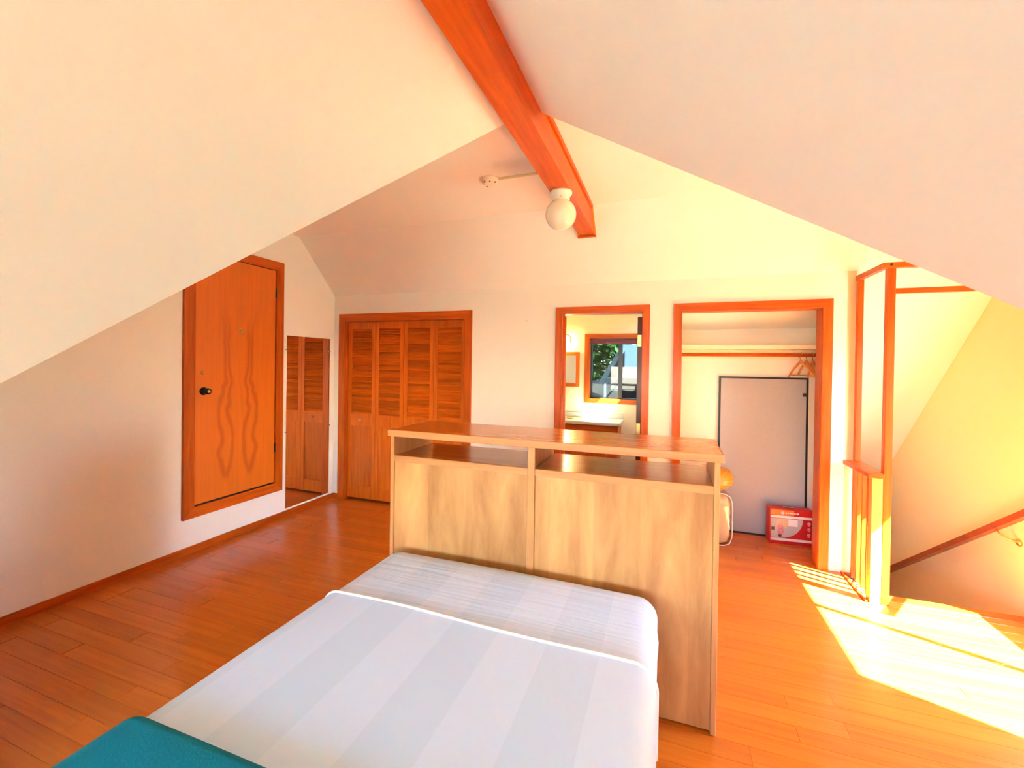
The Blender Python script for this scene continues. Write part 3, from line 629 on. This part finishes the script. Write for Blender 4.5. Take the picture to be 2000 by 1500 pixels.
# ------------------------------------------------------------------ right wall window (out of frame, lets the sun in)
w2 = empty('window_2', (XR+0.06, 2.82, 0.447)); struct(w2, 'sliding window in the right wall beside the stairs', 'window')
for (a, b, c_, d) in ((2.10, 2.125, 0.447, 1.877), (3.5, 3.538, 0.447, 1.877)): box('frame_side', XR+0.075, XR+0.115, a, b, c_, d, ALU, w2, 0)
box('meeting_stile', XR+0.05, XR+0.08, 2.822, 2.860, 0.447, 1.877, ALU, w2, 0)
box('frame_rail', XR+0.075, XR+0.115, 2.125, 3.5, 0.447, 0.472, ALU, w2, 0); box('frame_rail', XR+0.075, XR+0.115, 2.125, 3.5, 1.852, 1.877, ALU, w2, 0)
box('pane', XR+0.085, XR+0.089, 2.125, 2.84, 0.472, 1.852, PANE, w2, 0); box('pane', XR+0.095, XR+0.099, 2.84, 3.5, 0.472, 1.852, PANE, w2, 0)
w3 = empty('window_3', (-0.725, YG-0.06, 0.80)); struct(w3, 'wide window in the gable wall behind the bed', 'window')
for a in (-1.95, -0.745, 0.46): box('frame_side', a, a+0.04, YG-0.1, YG-0.06, 0.80, 1.60, ALU, w3, 0)
for c_ in (0.80, 1.56): box('frame_rail', -1.95, 0.50, YG-0.1, YG-0.06, c_, c_+0.04, ALU, w3, 0)
for a, b in ((-1.91, -0.745), (-0.705, 0.46)): box('pane', a, b, YG-0.084, YG-0.08, 0.84, 1.56, PANE, w3, 0)

# ------------------------------------------------------------------ bathroom beyond the doorway
YW = 5.80
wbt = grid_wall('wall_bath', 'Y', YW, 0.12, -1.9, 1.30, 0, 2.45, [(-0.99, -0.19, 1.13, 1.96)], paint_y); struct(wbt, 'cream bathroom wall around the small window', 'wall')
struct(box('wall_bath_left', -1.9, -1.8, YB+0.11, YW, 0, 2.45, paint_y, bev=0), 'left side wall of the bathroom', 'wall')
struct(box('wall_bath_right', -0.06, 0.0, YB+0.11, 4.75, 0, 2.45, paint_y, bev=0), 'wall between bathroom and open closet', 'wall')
bm = bmesh.new(); hx0, hx1, hy0, hy1 = 0.12, 0.42, 5.0, 5.45
for q in ((-1.9, hx0, 4.75, 5.92), (hx1, 1.30, 4.75, 5.92), (hx0, hx1, 4.75, hy0), (hx0, hx1, hy1, 5.92), (-1.9, 0, YB+0.1, 4.75)): add_box(bm, *q, 2.40, 2.46)
struct(link('ceiling_bath', bm_mesh(bm, 'ceiling_bath'), paint_y), 'bathroom ceiling with a small skylight', 'ceiling')
struct(box('floor_bath', -1.9, 1.30, 4.75, YW, -0.1, 0, COUNTER, bev=0), 'pale bathroom floor', 'floor')
w1 = empty('window_1', (-0.6, YW, 1.13)); struct(w1, 'small sliding bathroom window with orange wood trim', 'window')
ox0, ox1, oz0, oz1, tw = -1.05, -0.13, 1.085, 2.005, 0.062
for (nm, P_, m_) in (('trim_board', [(ox0, YW, oz0), (ox0, YW, oz1), (ox0+tw, YW, oz1-tw), (ox0+tw, YW, oz0+tw)], W_TRIMZ), ('trim_board', [(ox1, YW, oz0), (ox1, YW, oz1), (ox1-tw, YW, oz1-tw), (ox1-tw, YW, oz0+tw)], W_TRIMZ),
                    ('trim_board', [(ox0, YW, oz1), (ox1, YW, oz1), (ox1-tw, YW, oz1-tw), (ox0+tw, YW, oz1-tw)], W_TRIMX), ('trim_board', [(ox0, YW, oz0), (ox1, YW, oz0), (ox1-tw, YW, oz0+tw), (ox0+tw, YW, oz0+tw)], W_TRIMX)):
    prism(nm, P_, (0, -0.018, 0), m_, w1)
box('reveal', -0.992, -0.982, YW+0.001, YW+0.08, 1.13, 1.96, W_TRIMZ, w1, 0); box('reveal', -0.99, -0.19, YW+0.001, YW+0.08, 1.128, 1.14, W_TRIMX, w1, 0)
for a, b in ((-0.982, -0.957), (-0.615, -0.565), (-0.22, -0.195)): box('sash_stile', a, b, YW+0.06, YW+0.09, 1.14, 1.96, ALU, w1, 0)
for c_, d in ((1.14, 1.160), (1.935, 1.96)): box('sash_rail', -0.982, -0.195, YW+0.06, YW+0.09, c_, d, ALU, w1, 0)
box('pane', -0.957, -0.615, YW+0.07, YW+0.074, 1.160, 1.935, TINT, w1, 0); box('pane', -0.565, -0.22, YW+0.078, YW+0.082, 1.160, 1.935, TINT, w1, 0)
bd = empty('window_blind', (-0.59, YW+0.03, 1.88), 'raised dark maroon blind at the top of the bathroom window', 'blind')
for i, z in enumerate((1.925, 1.906, 1.889, 1.872)): box('blind_fold', -0.98, -0.2, YW+0.005+0.002*(i % 2), YW+0.05, z, z+0.016 if i else 1.965, BLINDM, bd, 0.002)
vn = empty('bathroom_vanity', (-1.1, 5.6, 0), 'orange wood bathroom vanity with cream countertop under the window', 'vanity')
box('countertop', -1.79, -0.53, 5.345, YW-0.001, 0.853, 0.89, COUNTER, vn, 0.006, 2)
box('backsplash', -1.79, -0.53, YW-0.02, YW-0.001, 0.891, 0.955, COUNTER, vn, 0.003)
box('cabinet', -1.79, -0.56, 5.40, YW-0.001, 0.10, 0.8525, W_TRIMZ, vn, 0.002)
box('toe_kick', -1.79, -0.58, 5.46, YW-0.01, 0, 0.099, BLACK, vn, 0)
for i in range(3):
    a = -1.77+i*0.40
    dr = box('drawer', a, a+0.38, 5.385, 5.3995, 0.69, 0.835, W_TRIMX, vn, 0.004); lathe('knob', [(0, 0), (0.006, 0), (0.012, -0.018), (0, -0.022)], (a+0.19, 5.385, 0.762), BRASS, dr, 12, 'Y')
    dr = box('cabinet_door', a, a+0.38, 5.385, 5.3995, 0.13, 0.675, W_TRIMZ, vn, 0.004); lathe('knob', [(0, 0), (0.006, 0), (0.012, -0.018), (0, -0.022)], (a+0.33, 5.385, 0.6), BRASS, dr, 12, 'Y')
ds = lathe('soap_dish', [(0, 0), (0.04, 0), (0.055, 0.012), (0.05, 0.014), (0.036, 0.005), (0, 0.004)], (-1.19, 5.60, 0.8902), BRASS, None, 20); tag(ds, 'small dark soap dish on the bathroom countertop', 'soap dish')
mc = empty('medicine_mirror', (-1.35, YW, 1.3), 'wood framed bathroom mirror left of the window', 'mirror')
box('mirror_glass', -1.56, -1.165, YW-0.012, YW-0.002, 1.345, 1.715, MIRROR, mc, 0)
for (a, b, c_, d, m_) in ((-1.61, -1.56, 1.295, 1.765, W_TRIMZ), (-1.165, -1.117, 1.295, 1.765, W_TRIMZ), (-1.56, -1.165, 1.295, 1.345, W_TRIMX), (-1.56, -1.165, 1.715, 1.765, W_TRIMX)): box('frame_board', a, b, YW-0.025, YW-0.001, c_, d, m_, mc, 0.003)
scn = empty('wall_sconce', (-1.30, YW, 1.95), 'glowing brass bathroom sconce above the framed mirror', 'sconce')
tube('arm', [(-1.33, YW-0.002, 1.965), (-1.31, YW-0.05, 1.985), (-1.27, YW-0.09, 1.99), (-1.232, YW-0.10, 1.965), (-1.228, YW-0.10, 1.90), (-1.238, YW-0.10, 1.86)], 0.011, BRASS, scn, 10)
lathe('back_plate', [(0, 0), (0.05, 0), (0.045, -0.012), (0, -0.014)], (-1.33, YW, 1.95), BRASS, scn, 20, 'Y')
lathe('lamp_shade', [(0.02, 0.06), (0.035, 0.05), (0.05, 0.0), (0.058, -0.06), (0.0, -0.06)], (-1.285, YW-0.10, 1.905), LAMPG, scn, 24)
ot = empty('wall_outlet', (-0.966, YW, 1.0), 'white outlet plate on the wall below the bathroom window', 'outlet')
box('cover_plate', -1.0, -0.93, YW-0.006, YW-0.0005, 0.962, 1.07, WHITEP, ot, 0.002)
for z in (0.992, 1.04): box('socket', -0.982, -0.948, YW-0.008, YW-0.006, z-0.014, z+0.014, CREAMP, ot, 0.001)

# ------------------------------------------------------------------ outdoors seen through the bathroom window
GRASS = plain('dry_ground', (0.075, 0.1, 0.045), 0.9, bscale=1.5)
BANK = plain('earth_bank', (0.13, 0.085, 0.05), 0.9, bscale=3)
def terrain(name, y0, y1, mat, lab):
    gm = bmesh.new(); gv = {}
    for i in range(25):
        for j in range(25):
            x, y = -30+i*60/24, y0+j*(y1-y0)/24
            z = -2.95 if y < 7 else -2.95+min(1, (y-7)/4)*3.55+max(0, y-11)*0.02+0.06*math.sin(x*0.9+y)*min(1, y-7)
            gv[i, j] = gm.verts.new((x, y, z))
    for i in range(24):
        for j in range(24): gm.faces.new((gv[i, j], gv[i+1, j], gv[i+1, j+1], gv[i, j+1]))
    struct(link(name, bm_mesh(gm, name), mat), lab, 'ground')
terrain('ground', -28, 7.5, GRASS, 'lawn around the house outside')
terrain('ground', 7.5, 52, BANK, 'dry earth bank seen low in the bathroom window')
LEAF = plain('leaf_green', (0.09, 0.2, 0.025), 0.6, bscale=4); BARK = plain('bark', (0.2, 0.14, 0.09), 0.9)
GREYW = wood('weathered_board', (0.10, 0.105, 0.10), (0.16, 0.165, 0.155), (4, 4, 4), 0.8); BROWNW = wood('brown_siding', (0.03, 0.022, 0.018), (0.065, 0.05, 0.04), (12, 12, 2), 0.8); ROOFW = plain('pale_metal_roof', (0.17, 0.21, 0.24), 0.7)
def tree(x, y, z, h, rad, n, lab, grp='trees outside the window', ls=1.0):
    t = empty('tree', (x, y, z), lab, 'tree', grp)
    tube('trunk', [(x, y, z), (x+0.1, y, z+h*0.3), (x-0.05, y+0.1, z+h*0.7)], 0.15, BARK, t, 8, radii=[0.16, 0.12, 0.05])
    bm = bmesh.new()
    for i in range(n):
        u = random.uniform(-1, 1); a = random.uniform(0, 2*math.pi); q = random.random()**0.4; s = math.sqrt(1-u*u)
        p = Vector((rad*q*s*math.cos(a), rad*q*s*math.sin(a), h*0.62+h*0.42*q*u)); p *= 1+0.1*math.sin(p.x*4+p.z*3)
        L = random.uniform(0.09, 0.17)*ls; d1_ = Vector((random.gauss(0, 1), random.gauss(0, 1), random.gauss(0, 0.6))).normalized(); d2_ = d1_.orthogonal().normalized()
        bm.faces.new([bm.verts.new(p-d1_*L), bm.verts.new(p+d2_*L*0.42), bm.verts.new(p+d1_*L), bm.verts.new(p-d2_*L*0.42)])
    me = bpy.data.meshes.new('foliage'); bm.to_mesh(me); bm.free(); f = link('foliage', me, LEAF, t, (x, y, z)); f['kind'] = 'stuff'
tree(-2.35, 13.2, 0.3, 4.4, 1.7, 9000, 'leafy green tree beyond the left pane of the bathroom window')
tree(-6.2, 17.5, 0.8, 5.5, 2.6, 4200, 'taller background tree further left beyond the bathroom window')
tree(0.2, 21.0, 0.8, 6.0, 2.6, 4200, 'background tree rising behind the neighbouring roof')
tree(6.4, 0.6, -2.95, 7.4, 2.1, 5200, 'unseen leafy tree added outside the right wall window to block sky light', 'added sky-blocking trees', 1.9)  # out of view, added to cut low sky light through the right window
tree(6.6, 5.6, -2.95, 6.6, 2.1, 4200, 'unseen leafy tree added outside the stairwell wall to block sky light', 'added sky-blocking trees', 1.9)  # second unseen tree, added to screen the low sky on this side
nh = empty('neighbour_house', (0.6, 11.5, 0.5), 'weathered neighbouring house with pale roof outside the bathroom window', 'house')
yf = 10.85
prism('roof', [(-1.16, yf, 1.31), (3.5, yf, 1.31), (3.5, yf+0.95, 2.10), (-1.16, yf+0.95, 2.10)], (0, 0, 0.05), ROOFW, nh)
box('fascia', -1.50, 3.5, yf-0.04, yf, 1.17, 1.29, GREYW, nh, 0)
box('gutter', -1.12, 3.5, yf-0.09, yf-0.045, 1.275, 1.30, ALU, nh, 0)
box('siding', -1.12, 3.5, yf+0.25, yf+0.35, 0.3, 1.17, BROWNW, nh, 0)
prism('rake_board', [(-1.60, yf-0.1, 1.18), (-1.50, yf-0.1, 1.13), (-1.04, yf-0.1, 1.90), (-1.12, yf-0.1, 1.98)], (0, 0.06, 0), GREYW, nh)
prism('gable_wall', [(-1.44, yf+0.05, 1.30), (-1.0, yf+0.05, 1.30), (-1.0, yf+0.05, 1.95)], (0, 0.05, 0), BROWNW, nh)
box('porch_post', -1.475, -1.425, yf-0.03, yf+0.03, 0.3, 1.17, PRINTW, nh, 0)
tube('brace', [(-1.42, yf, 0.80), (-1.12, yf, 1.17)], 0.022, GREYW, nh, 6)
prism('upper_gable', [(-1.1, yf+1.2, 1.9), (1.2, yf+1.2, 1.9), (0.05, yf+1.2, 3.0)], (0, 0.1, 0), GREYW, nh)
